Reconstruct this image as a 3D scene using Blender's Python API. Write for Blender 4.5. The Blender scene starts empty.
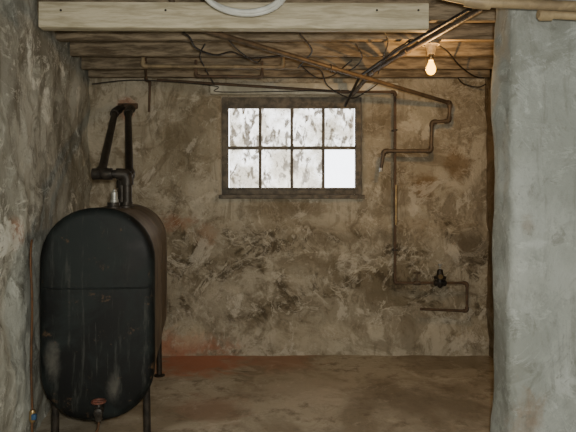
import bpy, bmesh, math, random
from mathutils import Vector, noise, Matrix
random.seed(3)
F=565.0; H=1.35; HY=195.0
def P(px,py,d): return Vector(((px-288)/F*d, d, H-(py-HY)/F*d))
scene=bpy.context.scene

# ---------------- material helpers ----------------
class NM:
    def __init__(s,name):
        s.m=bpy.data.materials.new(name); s.m.use_nodes=True
        s.t=s.m.node_tree; s.b=s.t.nodes['Principled BSDF']; s.out=s.t.nodes['Material Output']
        s.geo=s.t.nodes.new('ShaderNodeTexCoord'); s.co=s.geo.outputs['Object']
    def link(s,a,b): s.t.links.new(a,b)
    def set(s,sock,v):
        if isinstance(v,bpy.types.NodeSocket): s.link(v,sock)
        else: sock.default_value=v
    def noise(s,scale,detail=6,rough=.6,dist=0,co=None,stretch=None):
        n=s.t.nodes.new('ShaderNodeTexNoise'); n.inputs['Scale'].default_value=scale
        n.inputs['Detail'].default_value=detail; n.inputs['Roughness'].default_value=rough
        n.inputs['Distortion'].default_value=dist
        c=co or s.co
        if stretch:
            mp=s.t.nodes.new('ShaderNodeMapping'); s.link(c,mp.inputs[0]); mp.inputs['Scale'].default_value=stretch; c=mp.outputs[0]
        s.link(c,n.inputs['Vector']); return n.outputs['Fac']
    def math(s,op,a,b=0.0,clamp=False):
        n=s.t.nodes.new('ShaderNodeMath'); n.operation=op; n.use_clamp=clamp
        s.set(n.inputs[0],a); s.set(n.inputs[1],b); return n.outputs[0]
    def rng(s,v,a,b,c=0.,d=1.):
        n=s.t.nodes.new('ShaderNodeMapRange'); n.interpolation_type='SMOOTHSTEP'
        s.set(n.inputs['Value'],v)
        for k,x in zip(('From Min','From Max','To Min','To Max'),(a,b,c,d)): n.inputs[k].default_value=x
        return n.outputs['Result']
    def mix(s,f,a,b):
        n=s.t.nodes.new('ShaderNodeMix'); n.data_type='RGBA'
        s.set(n.inputs['Factor'],f)
        for i,v in ((6,a),(7,b)):
            if isinstance(v,tuple): v=(*v,1)
            s.set(n.inputs[i],v)
        return n.outputs[2]
    def blob(s,c,r,wob=.5,ax=(1,1,1)):
        mp=s.t.nodes.new('ShaderNodeVectorMath'); mp.operation='SUBTRACT'; s.link(s.co,mp.inputs[0]); mp.inputs[1].default_value=c
        sc=s.t.nodes.new('ShaderNodeVectorMath'); sc.operation='MULTIPLY'; s.link(mp.outputs[0],sc.inputs[0]); sc.inputs[1].default_value=ax
        ln=s.t.nodes.new('ShaderNodeVectorMath'); ln.operation='LENGTH'; s.link(sc.outputs[0],ln.inputs[0])
        n=s.noise(6,6,.7,.6)
        d=s.math('ADD',ln.outputs['Value'],s.math('MULTIPLY',s.math('SUBTRACT',n,.5),wob*r*5))
        return s.rng(d,r*.3,r*1.1,1,0)
    def z(s):
        x=s.t.nodes.new('ShaderNodeSeparateXYZ'); s.link(s.co,x.inputs[0]); return x.outputs
    def bump(s,h,strength=.5,dist=.02):
        n=s.t.nodes.new('ShaderNodeBump'); n.inputs['Strength'].default_value=strength; n.inputs['Distance'].default_value=dist
        s.link(h,n.inputs['Height']); s.link(n.outputs[0],s.b.inputs['Normal'])
    def fin(s,col,rough=.8,metal=0.,spec=.3):
        if isinstance(col,tuple): col=(*col,1)
        s.set(s.b.inputs['Base Color'],col); s.set(s.b.inputs['Roughness'],rough); s.b.inputs['Metallic'].default_value=metal
        s.b.inputs['Specular IOR Level'].default_value=spec
        return s.m

def plaster(name,c1,c2,c3,white,lower=False,blobs=(),wamt=.6,stain=(.5,.66),bmp=.8,dark=.55):
    m=NM(name)
    a=m.noise(1.6,8,.62,.4); b=m.noise(4.5,10,.72,.8); c=m.noise(22,6,.7); e=m.noise(2.6,8,.68,1.2); g=m.noise(9,8,.75,.4)
    drip=m.noise(5,8,.65,.6,stretch=(2.2,2.2,.45))
    col=m.mix(m.rng(a,.43,.57),c1,c2)
    col=m.mix(m.rng(m.noise(2.1,9,.7,.9),.50,.58,0,dark),col,c3)
    col=m.mix(m.rng(drip,.52,.66,0,.5),col,c3)
    st=m.rng(b,*stain)
    col=m.mix(m.math('MULTIPLY',st,.75),col,c3)
    if lower:
        z=m.z()[2]
        zz=m.math('ADD',z,m.math('MULTIPLY',m.math('SUBTRACT',e,.5),.5))
        band=m.math('MULTIPLY',m.rng(zz,.18,.42),m.rng(zz,1.0,1.18,1,0))
        damp=m.rng(m.math('ADD',e,m.math('MULTIPLY',m.math('SUBTRACT',g,.5),.6)),.38,.60)
        col=m.mix(m.math('MULTIPLY',band,m.rng(damp,0,1,.15,.75)),col,(.195,.158,.100))
        col=m.mix(m.math('MULTIPLY',band,m.rng(m.noise(4.5,10,.78,.6),.52,.60,0,.8)),col,(.085,.066,.040))
        q=m.noise(3.4,5,.55,.9)
        rr=m.math('ABSOLUTE',m.math('SUBTRACT',q,.52))
        rim=m.math('MULTIPLY',m.rng(rr,.004,.024,1,0),m.rng(m.noise(6,6,.7),.42,.58))
        col=m.mix(m.math('MULTIPLY',m.math('MULTIPLY',band,rim),.8),col,(.60,.55,.44))
        col=m.mix(m.math('MULTIPLY',m.math('MULTIPLY',band,m.rng(q,.55,.60)),.5),col,(.48,.43,.33))
    for (ctr,r,colr,amt,ax) in blobs:
        col=m.mix(m.math('MULTIPLY',m.blob(ctr,r,.5,ax),amt),col,colr)
    rid=m.math('ABSOLUTE',m.math('SUBTRACT',e,.5))
    ef=m.math('MULTIPLY',m.rng(rid,.0,.022,1,0),m.rng(b,.42,.6))
    col=m.mix(m.math('MULTIPLY',ef,wamt*.7),col,white)
    col=m.mix(m.rng(m.noise(3.3,9,.75,.5),.55,.62,0,wamt*.95),col,white)
    col=m.mix(m.rng(c,.55,.8,0,.5),col,c3)
    col=m.mix(m.rng(g,.57,.66,0,.6),col,c3)
    hh=m.math('ADD',m.math('MULTIPLY',b,1.2),m.math('ADD',m.math('MULTIPLY',c,.3),m.math('MULTIPLY',g,.6)))
    m.bump(hh,bmp,.05)
    return m.fin(col,.85)

def simple(name,c1,c2,sc=8,rough=.6,metal=0,bump=.2,stretch=None,spec=.3):
    m=NM(name); n=m.noise(sc,6,.65,.3,stretch=stretch)
    col=m.mix(m.rng(n,.35,.65),c1,c2)
    m.bump(m.noise(sc*4,4,.6,stretch=stretch),bump,.01)
    return m.fin(col,rough,metal,spec)

def bp(px,py): return tuple(P(px,py,4.82))
M_back=plaster('plaster_back',(.54,.49,.385),(.41,.36,.265),(.18,.142,.086),(.74,.69,.58),True,
   blobs=[(bp(425,185),.14,(.23,.15,.07),.85,(1,1,1)),(bp(460,165),.16,(.22,.145,.07),.8,(1,1,1)),
          (bp(175,222),.22,(.38,.18,.10),.6,(1,1,2.5)),(bp(126,108),.11,(.44,.18,.10),.75,(1,1,1)),
          (bp(175,345),.38,(.46,.19,.105),.8,(.8,1,2.5)),(bp(205,235),.12,(.38,.20,.115),.4,(1,1,1)),
          (bp(380,122),.2,(.19,.145,.085),.6,(1,1,1)),(bp(290,208),.45,(.17,.132,.08),.65,(1,1,4)),
          (bp(470,250),.22,(.12,.095,.065),.5,(1,1,1)),(bp(190,335),.2,(.60,.53,.38),.5,(1,1,1.5)),
          (bp(320,338),.5,(.58,.52,.40),.5,(1,1,3)),(bp(480,200),.2,(.15,.115,.07),.5,(2,1,.7)),
          (bp(185,140),.22,(.19,.155,.095),.5,(1,1,.6)),(bp(200,185),.14,(.62,.57,.46),.5,(1,1,1)),
          (bp(425,115),.16,(.58,.54,.42),.45,(1,1,1)),(bp(300,275),.2,(.58,.52,.40),.4,(1,1,1.4)),(bp(225,290),.18,(.58,.52,.40),.45,(1,1,1))])
M_left=plaster('plaster_left',(.48,.50,.455),(.33,.34,.30),(.145,.138,.11),(.78,.81,.76),False,
   blobs=[((-1.36,2.8,1.18),.10,(.42,.20,.11),.6,(1,1,1)),((-1.6,4.3,1.6),.35,(.2,.185,.135),.5,(1,1,1))],wamt=.85,bmp=.45)
M_part=plaster('plaster_partition',(.37,.40,.39),(.28,.305,.29),(.17,.178,.16),(.52,.56,.56),False,
   blobs=[((1.12,2.63,1.2),.05,(.17,.12,.07),.4,(1,1,.6)),((1.12,2.63,.25),.10,(.24,.15,.09),.5,(1,1,.5))],wamt=.5,stain=(.52,.74),bmp=.4,dark=.4)
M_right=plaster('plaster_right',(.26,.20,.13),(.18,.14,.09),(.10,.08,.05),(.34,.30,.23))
# floor
m=NM('concrete_floor'); a=m.noise(1.3,8,.6,.5); b=m.noise(7,8,.7); c=m.noise(40,4,.6)
col=m.mix(m.rng(a,.42,.56),(.28,.24,.175),(.44,.395,.31))
col=m.mix(m.rng(b,.5,.66,0,.75),col,(.185,.15,.105))
col=m.mix(m.rng(m.noise(3,9,.75,1.0),.54,.64,0,.6),col,(.56,.51,.42))
rid=m.rng(m.math('ABSOLUTE',m.math('SUBTRACT',m.noise(2.2,9,.7,1.5),.5)),0,.015,1,0)
col=m.mix(m.math('MULTIPLY',rid,.3),col,(.14,.115,.08))
for ctr,r,cc,am in [((-.75,4.6,0),.48,(.50,.20,.12),.85),((-.1,4.65,0),.42,(.44,.23,.15),.55),((.9,3.6,0),.5,(.18,.15,.11),.5),((.1,4.0,0),.5,(.56,.50,.40),.55),((-.5,3.6,0),.3,(.34,.21,.145),.45)]:
    col=m.mix(m.math('MULTIPLY',m.blob(ctr,r,.4,(1,1,1)),am),col,cc)
m.bump(m.math('ADD',b,m.math('MULTIPLY',c,.2)),.4,.02)
M_floor=m.fin(col,m.rng(a,.3,.7,.6,.85))
M_joist=simple('old_joist_wood',(.31,.255,.18),(.11,.085,.056),5,.8,0,.5,(1,6,6))
M_deck=simple('subfloor_boards',(.14,.115,.08),(.07,.055,.036),4,.85,0,.4,(1,5,5))
M_beam=simple('painted_beam',(.52,.475,.36),(.33,.295,.205),5,.6,0,.3,(1,5,8))
M_lint=simple('whitewash_lintel',(.70,.67,.57),(.44,.41,.32),6,.8,0,.5)
M_iron=simple('iron_pipe',(.075,.058,.042),(.14,.105,.072),14,.5,.2,.3)
M_dark=simple('dark_iron',(.020,.018,.016),(.048,.04,.032),14,.45,.3,.3)
M_rust=simple('rusty_pipe',(.13,.082,.05),(.075,.052,.036),14,.6,.1,.3)
M_brass=simple('brass',(.34,.24,.11),(.20,.14,.07),14,.35,.7,.1)
M_copper=simple('copper',(.16,.08,.04),(.09,.05,.03),14,.5,.4,.1)
M_tanp=simple('tan_pipe',(.34,.265,.16),(.19,.145,.09),9,.5,.1,.2)
M_steel=simple('galv_steel',(.42,.42,.40),(.3,.3,.27),20,.4,.5,.2)
M_frame=simple('window_steel',(.09,.083,.07),(.19,.165,.13),18,.65,.1,.4)
M_cable=simple('black_cable',(.02,.018,.016),(.035,.03,.025),20,.6)
M_porc=simple('porcelain',(.26,.22,.17),(.17,.14,.10),20,.35)
M_white=simple('white_hose',(.60,.62,.60),(.46,.47,.44),10,.45)
M_redv=simple('red_handle',(.14,.05,.035),(.09,.04,.03),20,.5)
M_blue=simple('blue_tag',(.04,.10,.2),(.03,.07,.14),20,.5)
# tank
m=NM('tank_black_enamel'); n=m.noise(3,8,.65,.5); n2=m.noise(5,8,.7,.4,stretch=(3,3,.35)); n3=m.noise(14,8,.75)
col=m.mix(m.rng(n,.42,.62,0,.9),(.0035,.0045,.005),(.013,.018,.018)); col=m.mix(m.rng(n2,.56,.66,0,.5),col,(.052,.055,.050))
col=m.mix(m.rng(n3,.59,.68,0,.8),col,(.08,.05,.028))
fine=m.noise(18,6,.7,.2,stretch=(3,3,.15))
col=m.mix(m.rng(fine,.63,.70,0,.5),col,(.10,.10,.09))
for cc,r_,ax_ in [((-1.12,2.9,.78),.016,(1,1,.045)),((-.9,2.9,.35),.05,(1,1,.5)),((-1.2,2.9,.5),.05,(1,1,.4))]:
    col=m.mix(m.math('MULTIPLY',m.blob(cc,r_,.3,ax_),.6),col,(.13,.125,.11))
m.bump(m.noise(2.5,3,.5),.25,.02); M_tank=m.fin(col,m.rng(n,.3,.7,.48,.7),0,.2)
m=NM('tank_shell_dusty'); n=m.noise(4,8,.7,.5)
col=m.mix(m.rng(n,.35,.65),(.15,.122,.09),(.08,.064,.049)); col=m.mix(m.rng(m.noise(9,6,.7),.55,.7,0,.6),col,(.23,.145,.09))
m.bump(n,.2,.02); M_shell=m.fin(col,.6,.05,.3)
# bulb: frosted glowing glass around a hot filament light
m=NM('lit_bulb'); e=m.t.nodes.new('ShaderNodeEmission'); e.inputs[0].default_value=(1,.50,.045,1); e.inputs[1].default_value=11
tr=m.t.nodes.new('ShaderNodeBsdfTransparent'); tr.inputs[0].default_value=(1,.93,.8,1); mx=m.t.nodes.new('ShaderNodeMixShader'); mx.inputs[0].default_value=.4
m.link(e.outputs[0],mx.inputs[1]); m.link(tr.outputs[0],mx.inputs[2]); m.link(mx.outputs[0],m.out.inputs[0]); M_bulb=m.m
# dirty glass
def glass(name,clean):
    m=NM(name); tr=m.t.nodes.new('ShaderNodeBsdfTransparent'); gl=m.t.nodes.new('ShaderNodeBsdfGlossy')
    n=m.noise(13,4,.6,.5,stretch=(1.4,1,.7)); n2=m.noise(40,5,.7,.5); n3=m.noise(4,4,.6)
    d=m.math('ADD',m.rng(n,.49,.60,0,.75),m.rng(n2,.50,.66,0,.3),True)
    base=m.mix(m.rng(n3,.4,.6),(.82,.81,.79),(.56,.53,.47))
    col=m.mix(m.math('MULTIPLY',d,.03 if clean else 1.0),(.97,.98,1.0) if clean else base,(.18,.155,.12))
    m.link(col,tr.inputs[0]); gl.inputs['Roughness'].default_value=.2
    mx=m.t.nodes.new('ShaderNodeMixShader'); mx.inputs[0].default_value=.04; m.link(tr.outputs[0],mx.inputs[1]); m.link(gl.outputs[0],mx.inputs[2])
    m.link(mx.outputs[0],m.out.inputs[0]); return m.m
M_gd=glass('dirty_glass',False); M_gc=glass('clean_glass',True)

# ---------------- mesh helpers ----------------
class B:
    def __init__(s): s.bm=bmesh.new(); s.mats=[]
    def mi(s,m):
        if m not in s.mats: s.mats.append(m)
        return s.mats.index(m)
    def box(s,lo,hi,m,bev=0.0,rot=None,piv=None):
        t=bmesh.new(); bmesh.ops.create_cube(t,size=1)
        lo=Vector(lo); hi=Vector(hi)
        for v in t.verts: v.co=Vector(((v.co.x+.5)*(hi.x-lo.x)+lo.x,(v.co.y+.5)*(hi.y-lo.y)+lo.y,(v.co.z+.5)*(hi.z-lo.z)+lo.z))
        if bev: bmesh.ops.bevel(t,geom=t.edges[:],offset=bev,segments=2,affect='EDGES',profile=.5)
        if rot: bmesh.ops.rotate(t,verts=t.verts,cent=piv or (lo+hi)/2,matrix=rot)
        s.join(t,m)
    def join(s,t,m):
        i=s.mi(m); mp={}
        for v in t.verts: mp[v]=s.bm.verts.new(v.co)
        for f in t.faces:
            nf=s.bm.faces.new([mp[v] for v in f.verts]); nf.material_index=i; nf.smooth=True
        t.free()
    def sweep(s,pts,r,m,seg=12,caps=True):
        i=s.mi(m); rs=r if isinstance(r,(list,tuple)) else [r]*len(pts)
        pts=[Vector(p) for p in pts]; rings=[]; up=None
        for k,p in enumerate(pts):
            a=pts[max(k-1,0)]; b=pts[min(k+1,len(pts)-1)]; t=(b-a)
            t1=(p-a).normalized() if (p-a).length>1e-7 else None; t2=(b-p).normalized() if (b-p).length>1e-7 else None
            t=((t1 or t2)+(t2 or t1))
            if t.length<1e-6: t=(t1 or t2)
            t.normalize()
            if up is None: up=t.orthogonal().normalized()
            else:
                up=up-t*up.dot(t)
                if up.length<1e-5: up=t.orthogonal()
                up.normalize()
            w=t.cross(up)
            rings.append([s.bm.verts.new(p+(up*math.cos(x)+w*math.sin(x))*rs[k]) for x in [2*math.pi*j/seg for j in range(seg)]])
        for A,Bq in zip(rings,rings[1:]):
            for j in range(seg):
                f=s.bm.faces.new((A[j],A[(j+1)%seg],Bq[(j+1)%seg],Bq[j])); f.smooth=True; f.material_index=i
        if caps:
            for R in (rings[0][::-1],rings[-1]):
                f=s.bm.faces.new(R); f.material_index=i
    def pipe(s,pts,r,m,fit=True,fr=None,seg=12,fm=None):
        pts=[Vector(p) for p in pts]; fr=fr or r*2
        path=[pts[0]]
        for k in range(1,len(pts)-1):
            a,p,b=pts[k-1],pts[k],pts[k+1]; d1=(a-p); d2=(b-p)
            q=min(fr,d1.length*.45,d2.length*.45); A=p+d1.normalized()*q; C=p+d2.normalized()*q
            arc=[(1-t)**2*A+2*t*(1-t)*p+t*t*C for t in [x/6 for x in range(7)]]
            path+=arc
            if fit:
                e=r*1.1
                A2=A+d1.normalized()*e; C2=C+d2.normalized()*e
                s.sweep([A2]+arc+[C2],r*1.38,fm or m,seg)
        path.append(pts[-1]); s.sweep(path,r,m,seg)
    def lathe(s,c,prof,m,axis=(0,0,1),seg=20):
        c=Vector(c); ax=Vector(axis).normalized()
        s.sweep([c+ax*(h+1e-5*i) for i,(h,r) in enumerate(prof)],[max(r,1e-4) for h,r in prof],m,seg)
    def done(s,name,autosmooth=True):
        bmesh.ops.recalc_face_normals(s.bm,faces=s.bm.faces)
        me=bpy.data.meshes.new(name); s.bm.to_mesh(me); s.bm.free()
        for mm in s.mats: me.materials.append(mm)
        o=bpy.data.objects.new(name,me); scene.collection.objects.link(o)
        if autosmooth:
            try: me.set_sharp_from_angle(angle=math.radians(40))
            except Exception: pass
        return o
def spline(pts,n=8):
    pts=[Vector(p) for p in pts]; out=[]
    q=[pts[0]]+pts+[pts[-1]]
    for i in range(1,len(q)-2):
        for k in range(n):
            t=k/n; a,b,c,d=q[i-1],q[i],q[i+1],q[i+2]
            out.append(.5*((2*b)+(c-a)*t+(2*a-5*b+4*c-d)*t*t+(3*b-a-3*c+d)*t**3))
    out.append(pts[-1]); return out
def fbm(p,sc,oct=4): return noise.fractal(Vector(p)*sc,1.0,2.0,oct)
def sst(x,a,b):
    t=max(0,min(1,(x-a)/(b-a))); return t*t*(3-2*t)

def wall(name,poly,z0,z1,n,disp,mat,hole=None,step=.035):
    bm=bmesh.new(); cols=[]
    xs=[]
    for (a,b) in zip(poly,poly[1:]):
        L=(Vector(b)-Vector(a)).length; k=max(1,int(L/step))
        xs+=[Vector(a).lerp(Vector(b),i/k) for i in range(k)]
    xs.append(Vector(poly[-1]))
    nz=int((z1-z0)/step); zs=[z0+(z1-z0)*i/nz for i in range(nz+1)]
    if hole:
        for v in (hole[0],hole[1]):
            i=min(range(len(xs)),key=lambda i:abs(xs[i].x-v)); xs[i].x=v
        for v in (hole[2],hole[3]):
            i=min(range(len(zs)),key=lambda i:abs(zs[i]-v)); zs[i]=v
    for i,x in enumerate(xs):
        a=xs[max(i-1,0)]; b=xs[min(i+1,len(xs)-1)]; t=(b-a).normalized(); nn=Vector((t.y,-t.x,0))*n
        cols.append([bm.verts.new(Vector((x.x,x.y,z))+nn*disp(x.x,x.y,z)) for z in zs])
    for i in range(len(xs)-1):
        for j in range(len(zs)-1):
            if hole:
                cx=(xs[i].x+xs[i+1].x)/2; cz=(zs[j]+zs[j+1])/2
                if hole[0]<cx<hole[1] and hole[2]<cz<hole[3]: continue
            f=bm.faces.new((cols[i][j],cols[i+1][j],cols[i+1][j+1],cols[i][j+1])); f.smooth=True
    if hole: # reveals
        es=[e for e in bm.edges if e.is_boundary and all(hole[0]-1e-3<v.co.x<hole[1]+1e-3 and hole[2]-1e-3<v.co.z<hole[3]+1e-3 for v in e.verts)]
        r=bmesh.ops.extrude_edge_only(bm,edges=es)
        for v in r['geom']:
            if isinstance(v,bmesh.types.BMVert): v.co.y=5.15
    bmesh.ops.recalc_face_normals(bm,faces=bm.faces)
    me=bpy.data.meshes.new(name); bm.to_mesh(me); bm.free(); me.materials.append(mat)
    o=bpy.data.objects.new(name,me); scene.collection.objects.link(o); return o

D=4.85
def back_d(x,y,z):
    d=.022*fbm((x,y,z),1.8)+.012*fbm((x+7,y,z),6)
    zz=z+.04*fbm((x,0,0),2)
    d+=.045*(1-sst(zz,1.02,1.15))
    d+=.045*(1-sst(zz,.12,.28))
    h=1-min(1,max(0,max(abs(x-.035)-.62,abs(z-1.77)-.44)/.12)) # calmer around the window
    return d*(1-.8*h)
HOLE=(-.575,.64,1.35,2.195)
wall('wall_back',[(-1.85,D),(1.80,D)],-.02,2.5,1,back_d,M_back,HOLE,.03)
def left_d(x,y,z):
    return .045*fbm((x,y,z),1.5)+.018*fbm((x,y+5,z),5)+.006*fbm((x,y,z),14)
wall('wall_left',[(-1.30,-1.5),(-1.30,2.45),(-1.735,4.98)],-.02,2.5,1,left_d,M_left,None,.03)
wall('wall_right',[(1.70,2.85),(1.70,4.95)],-.02,2.5,-1,lambda x,y,z:.02*fbm((x,y,z),3),M_right,None,.05)
wall('wall_side',[(2.6,-1.55),(2.6,2.85)],-.02,2.5,-1,lambda x,y,z:.02*fbm((x,y,z),2),M_part,None,.08)
wall('wall_rear',[(-1.4,-1.5),(2.65,-1.5)],-.02,2.5,-1,lambda x,y,z:.02*fbm((x,y,z),2),M_left,None,.08)
# partition wall with rounded, lumpy corner
def partition():
    bm=bmesh.new(); x0,x1,y0,y1=1.045,2.6,2.64,2.90; r=.05
    L=[(x1,y0)]+[(x1+(x0+r-x1)*i/40,y0) for i in range(1,41)]
    L+=[(x0+r-r*math.sin(a),y0+r-r*math.cos(a)) for a in [math.pi/2*i/5 for i in range(1,6)]]
    L+=[(x0,y0+r+(y1-y0-2*r)*i/6) for i in range(1,7)]
    L+=[(x0+r-r*math.cos(a),y1-r+r*math.sin(a)) for a in [math.pi/2*i/5 for i in range(1,6)]]
    L+=[(x0+r+(x1-x0-r)*i/20,y1) for i in range(1,21)]
    nz=78; cols=[]
    for i,(x,y) in enumerate(L):
        a=Vector(L[max(i-1,0)]); b=Vector(L[min(i+1,len(L)-1)]); t=(b-a).normalized(); n=Vector((-t.y,t.x,0))
        if i==0: n=Vector((0,-1,0))
        col=[]
        for j in range(nz+1):
            z=-.02+2.345*j/nz
            d=.030*fbm((x,y,z*.6),1.8)+.009*fbm((x,y,z*.6+4),5)+.003*fbm((x,y,z+4),14)
            d+=.02*(1-sst(z,.0,.5))
            col.append(bm.verts.new(Vector((x,y,z))+n*d))
        cols.append(col)
    for A,C in zip(cols,cols[1:]):
        for j in range(nz): f=bm.faces.new((A[j],C[j],C[j+1],A[j+1])); f.smooth=True
    bm.faces.new([c[-1] for c in cols])
    bmesh.ops.recalc_face_normals(bm,faces=bm.faces)
    me=bpy.data.meshes.new('wall_partition'); bm.to_mesh(me); bm.free(); me.materials.append(M_part)
    o=bpy.data.objects.new('wall_partition',me); scene.collection.objects.link(o)
partition()
# floor
bm=bmesh.new(); N=90; g=[[None]*(N+1) for _ in range(N+1)]
for i in range(N+1):
    for j in range(N+1):
        x=-1.95+4.6*i/N; y=-1.6+6.7*j/N
        g[i][j]=bm.verts.new((x,y,.012*fbm((x,y,0),1.5)-.004))
for i in range(N):
    for j in range(N):
        f=bm.faces.new((g[i][j],g[i+1][j],g[i+1][j+1],g[i][j+1])); f.smooth=True
me=bpy.data.meshes.new('floor'); bm.to_mesh(me); bm.free(); me.materials.append(M_floor)
scene.collection.objects.link(bpy.data.objects.new('floor',me))
# ceiling boards
b=B()
y=-1.6
while y<5.0:
    b.box((-1.9,y,2.50+random.uniform(0,.004)),(2.68,y+.136,2.53),M_deck,.003); y+=.14
b.box((-1.95,-1.65,2.53),(2.7,5.05,2.56),M_deck)
b.done('ceiling')
def leftx(y): return -1.30 if y<2.45 else -1.30-(y-2.45)*.172
for y in [4.72,4.42,4.0,3.6,3.2,2.8,2.4,2.0,1.6,1.2,.8,.4,0,-.4,-.8,-1.2]:
    b=B(); xr=1.68 if y>2.95 else 2.58
    b.box((leftx(y)+.03,y-.025,2.33+random.uniform(-.004,.004)),(xr,y+.025,2.5),M_joist,.004)
    b.done('ceiling_joist')
# painted beam under joists
b=B(); b.box((-1.265,2.86,2.195),(.715,2.93,2.327),M_beam,.006,Matrix.Rotation(math.radians(.25),4,'Y'))
for x in (-1.15,-.62,-.1,.45,.66):
    b.lathe((x,2.862,2.285),[(0,.006),(.004,.006),(.006,.002)],M_dark,(0,-1,0),8)
b.done('wooden_beam')
# lintel
b=B(); b.box((-.66,4.775,2.205),(.935,4.90,2.300),M_lint,.012); 
b.done('trim_1')
# sill
b=B(); b.box((-.59,4.80,1.318),(.655,5.0,1.352),M_frame,.006); b.done('trim_2')

# ---------------- window ----------------
b=B(); Y=4.90
wx0,wx1,wz0,wz1=-.57,.635,1.352,2.193
fw=.055
b.box((wx0,Y-.03,wz0),(wx0+fw,Y+.03,wz1),M_frame,.004); b.box((wx1-fw,Y-.03,wz0),(wx1,Y+.03,wz1),M_frame,.004)
b.box((wx0+fw,Y-.03,wz1-.085),(wx1-fw,Y+.03,wz1),M_frame,.004); b.box((wx0+fw,Y-.03,wz0),(wx1-fw,Y+.03,wz0+.055),M_frame,.004)
b.box((wx0+.03,Y-.045,wz1-.10),(wx1-.03,Y-.028,wz1-.082),M_frame,.003)
b.box((wx0+.03,Y-.045,wz0+.045),(wx1-.03,Y-.028,wz0+.062),M_frame,.003)
ix0,ix1,iz0,iz1=wx0+fw,wx1-fw,wz0+.055,wz1-.085
for k in range(1,4):
    x=ix0+(ix1-ix0)*k/4; b.box((x-.0125,Y-.018,iz0),(x+.0125,Y+.018,iz1),M_frame,.003)
zm=(iz0+iz1)/2
b.box((ix0,Y-.020,zm-.014),(ix1,Y+.020,zm+.014),M_frame,.003)
for k in range(4):
    for r in range(2):
        x0=ix0+(ix1-ix0)*k/4+.008; x1=ix0+(ix1-ix0)*(k+1)/4-.008
        z0=(iz0 if r==0 else zm)+.008; z1=(zm if r==0 else iz1)-.008
        b.box((x0,Y+.004,z0),(x1,Y+.008,z1),M_gc if (k==3 and r==0) else M_gd)
# latch
b.box((.02,Y-.05,zm-.02),(.05,Y-.02,zm+.03),M_frame,.003)
b.done('window_1')

# ---------------- oil tank ----------------
b=B()
ax=Vector((-.165,.986,0)).normalized(); sd=Vector((.986,.165,0)).normalized()
fc=Vector((-.985,2.92,0)); R=.289; zb,zt=.172,1.285; L=1.42
def sc_(c,e=.93): return math.copysign(abs(c)**e,c)
def ob(ins,n=20):
    r=R-ins; pts=[]
    for k in range(n+1):
        a=math.pi*k/n; pts.append((r*sc_(math.cos(a)),zt-R+r*sc_(math.sin(a))))
    for k in range(1,6): pts.append((-r,zt-R+(zb+R-(zt-R))*k/6))
    for k in range(n+1):
        a=math.pi+math.pi*k/n; pts.append((r*sc_(math.cos(a)),zb+R+r*sc_(math.sin(a))))
    for k in range(1,6): pts.append((r,zb+R+(zt-R-(zb+R))*k/6))
    return pts
secs=[(-.012,.20),(-.008,.10),(-.002,.045),(.0,.03),(.008,.016),(.022,.004),(.04,.0),(.055,.0),(.058,.005),(L/2-.02,.005),(L/2-.015,.001),(L/2+.015,.001),(L/2+.02,.005),(L-.058,.005),(L-.055,0),(L-.03,0),(L-.01,.012),(L,.03),(L+.01,.12)]
rings=[]
for s_,ins in secs:
    rings.append([b.bm.verts.new(fc+ax*s_+sd*u+Vector((0,0,w))) for u,w in ob(ins)])
i1=b.mi(M_tank); i2=b.mi(M_shell)
for q,(A,C) in enumerate(zip(rings,rings[1:])):
    for j in range(len(A)):
        f=b.bm.faces.new((A[j],A[(j+1)%len(A)],C[(j+1)%len(A)],C[j])); f.smooth=True
        f.material_index=i1 if q<6 else i2
f=b.bm.faces.new(rings[0][::-1]); f.material_index=i1; f.smooth=True
f=b.bm.faces.new(rings[-1]); f.material_index=i2
def T(s_,u,z): return fc+ax*s_+sd*u+Vector((0,0,z))
# weld seam across head
b.sweep([T(-.001,-.268,.875),T(-.008,-.20,.872),T(-.013,-.1,.87),T(-.013,.1,.867),T(-.008,.20,.866),T(-.001,.268,.865)],.0045,M_tank,8)
# legs
for s_ in (.14,L-.16):
    for u in (-.24,.24):
        b.sweep([T(s_,u*.98,.33),T(s_,u,.012)],.020,M_dark,12)
        b.lathe(T(s_,u,.0),[(0,.04),(.012,.04),(.016,.022)],M_dark)
# outlet valve low on the front head
b.lathe(T(.0,.02,.262),[(-.03,.03),(-.008,.03),(-.006,.018),(.10,.016)],M_dark,-ax)
vc=T(-.085,.02,.262)
b.lathe(vc,[(-.03,.014),(-.026,.022),(.024,.022),(.028,.014)],M_dark,ax)
b.lathe(vc,[(-.05,.012),(-.045,.018),(-.015,.018),(.02,.02),(.03,.011),(.05,.008)],M_dark)
b.sweep([vc+Vector((.032*math.cos(a),.032*math.sin(a),.05)) for a in [math.pi*2*k/16 for k in range(17)]],.006,M_redv,8,False)
b.sweep([vc+Vector((-.03,0,.05)),vc+Vector((.03,0,.05))],.005,M_redv,8)
b.sweep(spline([vc+Vector((0,0,-.04)),vc+Vector((-.01,0,-.10)),vc+Vector((-.08,0,-.17)),T(-.06,-.20,.05),T(-.03,-.30,.10),T(-.01,-.315,.28),T(.0,-.322,.5),T(-.01,-.315,.8),T(.0,-.325,1.02),T(.04,-.33,1.12)]),.0055,M_copper,8)
b.lathe(T(-.015,-.312,.235),[(-.03,.012),(-.02,.016),(.02,.016),(.03,.012)],M_brass)
b.box(T(-.05,-.31,.225),T(-.05,-.31,.225)+Vector((.022,.02,.028)),M_blue,.003)
def topbung(s_,u,r=.035):
    z=zt-.012
    b.lathe(T(s_,u,z),[(0,r*1.25),(.012,r*1.25),(.016,r),(.035,r)],M_dark)
topbung(.30,.04); topbung(.62,.05); topbung(1.05,0)
topbung(.45,.095)
# gauge (silver cap)
g0=T(.30,.045,zt+.02)
b.lathe(g0,[(0,.022),(.02,.024),(.022,.018),(.06,.018),(.064,.012),(.075,.010),(.08,.0)],M_steel)
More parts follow.
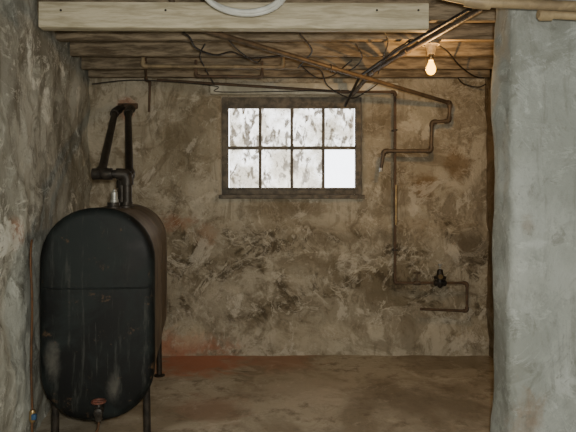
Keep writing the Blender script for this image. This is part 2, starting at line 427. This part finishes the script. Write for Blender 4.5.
# fill pipe: riser + elbow + diagonal to the wall
r=.026
pz=1.475
A0=T(.45,.10,zt-.01); 
b.pipe([A0,Vector((A0.x,A0.y,pz)),Vector((A0.x-.15,A0.y-.02,pz)),Vector((-1.44,4.70,2.04)),Vector((-1.40,4.80,2.10)) ],r,M_dark,True,.035)
A1=T(.62,.05,zt-.01)
b.pipe([A1,Vector((A1.x,A1.y,pz-.03)),Vector((A1.x+.045,A1.y,pz-.005)),Vector((-1.335,4.72,2.05)),Vector((-1.315,4.82,2.10))],r,M_dark,True,.035)
b.lathe((A0.x-.18,A0.y-.02,pz),[(-.02,.034),(.03,.034)],M_dark,(1,0,0))
b.sweep([(-1.44,4.80,2.105),(-1.28,4.80,2.105)],.024,M_rust)
b.done('oil_tank')

# ---------------- pipes ----------------
b=B()
e=P(450,103,4.70)
pts=[(-.62,2.97,2.45),(-.60,2.99,2.27),e,P(449,121,4.70),P(432,122,4.70),P(431,151,4.70),P(384,151,4.70),P(381,168,4.70)]
b.pipe(pts,.0155,M_iron,True,.02)
b.lathe(P(381,168,4.70),[(-.03,.016),(.02,.012)],M_steel)
b.lathe((pts[1][0]+.9,2.99+.9*(e.y-2.99)/(e.x+.6),2.27+.9*(e.z-2.27)/(e.x+.6)),[(-.03,.021),(.03,.021)],M_iron,e-Vector((-.6,2.99,2.27)))
b.done('water_pipe')
b=B()
b.pipe([P(484,8,2.83),P(405,52,3.75),P(372,72,4.3),P(352,95,4.68)],.017,M_iron,True,.03)
b.pipe([P(470,9,2.83),P(398,50,3.70),P(360,76,4.45),P(345,106,4.70)],.011,M_dark,False,.04)
b.done('overhead_pipe')
b=B()
b.pipe([P(143,66,4.2)+Vector((0,0,.13)),P(143,66,4.2),P(283,67,4.2),P(283,67,4.2)+Vector((0,0,.13))],.014,M_tanp,True,.02)
b.done('heating_pipe')
b=B()
b.pipe([P(196,76,4.2)+Vector((0,0,.12)),P(196,76,4.2),P(262,77,4.2),P(262,77,4.2)+Vector((0,0,.12))],.010,M_rust,True,.02)
b.done('heating_pipe')
b=B()
b.pipe([P(144,29,3.75)+Vector((0,0,.1)),P(146,80,4.6),P(150,82,4.73),P(149,112,4.73)],.010,M_rust,True,.02)
b.done('drop_pipe')
b=B(); yy=4.73
pp=[P(157,80,yy),P(345,92,yy),P(395,92,yy),P(395,283,yy),P(467,283,yy),P(467,311,yy),P(420,309,yy)]
b.pipe(pp,.0115,M_rust,True,.02)
b.sweep([P(396,185,yy-.003),P(396,225,yy-.003)],.0125,M_brass)
for py in (130,250): 
    c=P(395,py,yy); b.box(c+Vector((-.02,-.012,-.006)),c+Vector((.02,.06,.006)),M_dark,.002)
b.done('gas_pipe')
b=B(); c=P(440,283,yy)
b.lathe(c,[(-.055,.014),(-.045,.026),(-.03,.026),(-.026,.02),(.026,.02),(.03,.026),(.045,.026),(.055,.014)],M_dark,(1,0,0))
b.lathe(c,[(.01,.026),(.03,.024),(.034,.05),(.05,.052),(.056,.05),(.064,.030),(.10,.024),(.112,.02),(.118,.0)],M_dark)
b.lathe(c+Vector((0,0,.118)),[(0,.008),(.025,.008),(.03,.018),(.04,.018),(.043,.0)],M_steel)
b.lathe(c,[(-.04,.012),(-.028,.022),(0,.026)],M_dark)
b.lathe(c+Vector((-.01,-.05,.06)),[(0,.02),(.008,.02)],M_brass,(0,-1,0))
c2=P(417,283,yy)
b.lathe(c2,[(-.03,.012),(-.025,.018),(.025,.018),(.03,.012)],M_iron,(1,0,0))
b.lathe(c2,[(0,.012),(.05,.009),(.055,.006),(.09,.006)],M_iron)
b.sweep([c2+Vector((.028*math.cos(a),.028*math.sin(a),.085)) for a in [math.pi*2*k/16 for k in range(17)]],.005,M_iron,8,False)
b.sweep([c2+Vector((-.028,0,.085)),c2+Vector((.028,0,.085))],.004,M_iron,8)
b.done('pressure_regulator')
b=B()
b.pipe([P(440,-6,2.5),P(478,2,2.46),P(640,9,2.42)],.022,M_tanp,True,.03)
b.done('supply_pipe')
b=B()
b.pipe([P(545,14,2.5),P(660,20,2.45)],.020,M_tanp,True,.03)
b.lathe(P(545,14,2.5),[(-.03,.02),(-.02,.03),(.03,.03),(.035,.022)],M_tanp,(1,0,0))
b.sweep([P(548,14,2.5),(P(548,14,2.5).x,2.46,2.34)],.012,M_tanp)
b.done('supply_pipe')

# ---------------- bulb ----------------
bx=P(431,69,3.6)
b=B()
b.lathe((bx.x,3.6,0),[(2.305,.055),(2.325,.055),(2.330,.050)],M_porc)
b.lathe((bx.x,3.6,0),[(2.245,.021),(2.255,.026),(2.29,.032),(2.306,.045)],M_porc)
b.lathe((bx.x,3.6,0),[(2.208,.014),(2.212,.0155),(2.246,.0155)],M_brass)
b.lathe((bx.x,3.6,0),[(2.115,.0),(2.117,.012),(2.124,.022),(2.137,.029),(2.15,.031),(2.165,.029),(2.183,.021),(2.198,.015),(2.209,.0135)],M_bulb)
b.sweep(spline([(bx.x-.03,3.57,2.28),(bx.x-.045,3.56,2.2),(bx.x-.046,3.56,2.13)]),.0015,M_brass,6)
b.done('ceiling_light_bulb')
l=bpy.data.lights.new('bulb_filament','POINT'); l.energy=42; l.shadow_soft_size=.013; l.color=(1,.60,.24)
o=bpy.data.objects.new('bulb_filament',l); o.location=(bx.x,3.6,2.15); scene.collection.objects.link(o)

# ---------------- cables ----------------
def cable(pts,r=.005,m=M_cable):
    b=B(); b.sweep(spline(pts),r,m,8); return b.done('electrical_cable')
cable([P(180,30,3.2),P(190,38,3.3),P(196,48,3.5),P(215,55,3.7),P(232,52,3.8),P(250,58,3.9),P(290,55,4.0)],.006)
cable([P(222,32,3.2),P(238,50,3.5),P(256,62,3.8),P(262,57,3.85)],.004)
cable([P(300,64,4.2),P(306,70,4.2),P(318,78,4.3),P(332,76,4.35),P(345,66,4.3),P(352,60,4.1)],.005)
cable([P(300,66,4.2),P(320,70,4.2),P(328,86,4.4),P(350,98,4.66),P(366,92,4.68),P(380,82,4.65)],.005)
cable([P(425,46,3.6),P(412,40,3.55),P(405,44,3.5),P(392,52,3.7),P(384,62,4.0),P(372,72,4.3)],.006)
cable([P(436,44,3.62),P(448,52,3.8),P(460,66,4.2),P(474,76,4.5),P(484,78,4.6)],.005)
cable([P(458,78,4.55),P(464,84,4.6),P(478,87,4.6),P(486,84,4.6)],.005)
cable([P(92,84,4.5),P(140,80,4.55),P(215,86,4.68),P(222,92,4.7),P(340,90,4.7)],.004)
cable([P(380,28,3.2),P(388,40,3.4),P(384,56,3.8),P(378,74,4.4)],.004)
cable([P(205,44,3.6),P(200,56,3.9),P(206,70,4.3),P(214,84,4.66)],.005)
cable([P(300,34,3.2),P(312,50,3.6),P(305,60,3.9),P(298,68,4.3)],.005)
cable([P(356,44,3.6),P(362,58,3.9),P(350,70,4.2),P(330,72,4.3)],.004)
# white hose coil
b=B(); pts=[]
cx=P(243,0,2.5).x
for k in range(0,97):
    a=2*math.pi*k/48; rr=.19+.006*math.sin(a*1.5)
    pts.append((cx+rr*math.cos(a),2.50+rr*math.sin(a)*.95,2.262-.055*math.sin(a)+.018*(k/96)))
b.sweep(pts,.0125,M_white,10)
b.sweep([(cx-.02,2.395,2.34),(cx-.02,2.36,2.30),(cx-.02,2.33,2.285),(cx-.02,2.30,2.30),(cx-.02,2.31,2.32)],.003,M_steel,6)
b.done('hose_coil')

# ---------------- lights ----------------
w=bpy.data.worlds.new('World'); scene.world=w; w.use_nodes=True
bg=w.node_tree.nodes['Background']; bg.inputs[0].default_value=(.95,.97,1,1); bg.inputs[1].default_value=6.5
def area(name,loc,rot,sx,sy,pw,col):
    l=bpy.data.lights.new(name,'AREA'); l.shape='RECTANGLE'; l.size=sx; l.size_y=sy; l.energy=pw; l.color=col
    o=bpy.data.objects.new(name,l); o.location=loc; o.rotation_euler=rot; scene.collection.objects.link(o); return o
area('rear_daylight_fill',(.6,-1.1,1.9),(math.radians(82),0,math.radians(0)),1.6,.9,11,(.76,.91,1.0))  # added fill lamp for cool daylight from behind the camera; no stairwell modelled
l=bpy.data.lights.new('camera_flash','POINT'); l.energy=215; l.shadow_soft_size=.04; l.color=(1,.945,.83)
o=bpy.data.objects.new('camera_flash',l); o.location=(.05,-.02,1.42); scene.collection.objects.link(o)

cam=bpy.data.cameras.new('cam'); cam.sensor_width=36; cam.lens=36*F/576; cam.shift_y=-(216-HY)/576
cam.clip_start=.02
co=bpy.data.objects.new('camera',cam); co.location=(0,0,H); co.rotation_euler=(math.radians(90),0,0)
scene.collection.objects.link(co); scene.camera=co
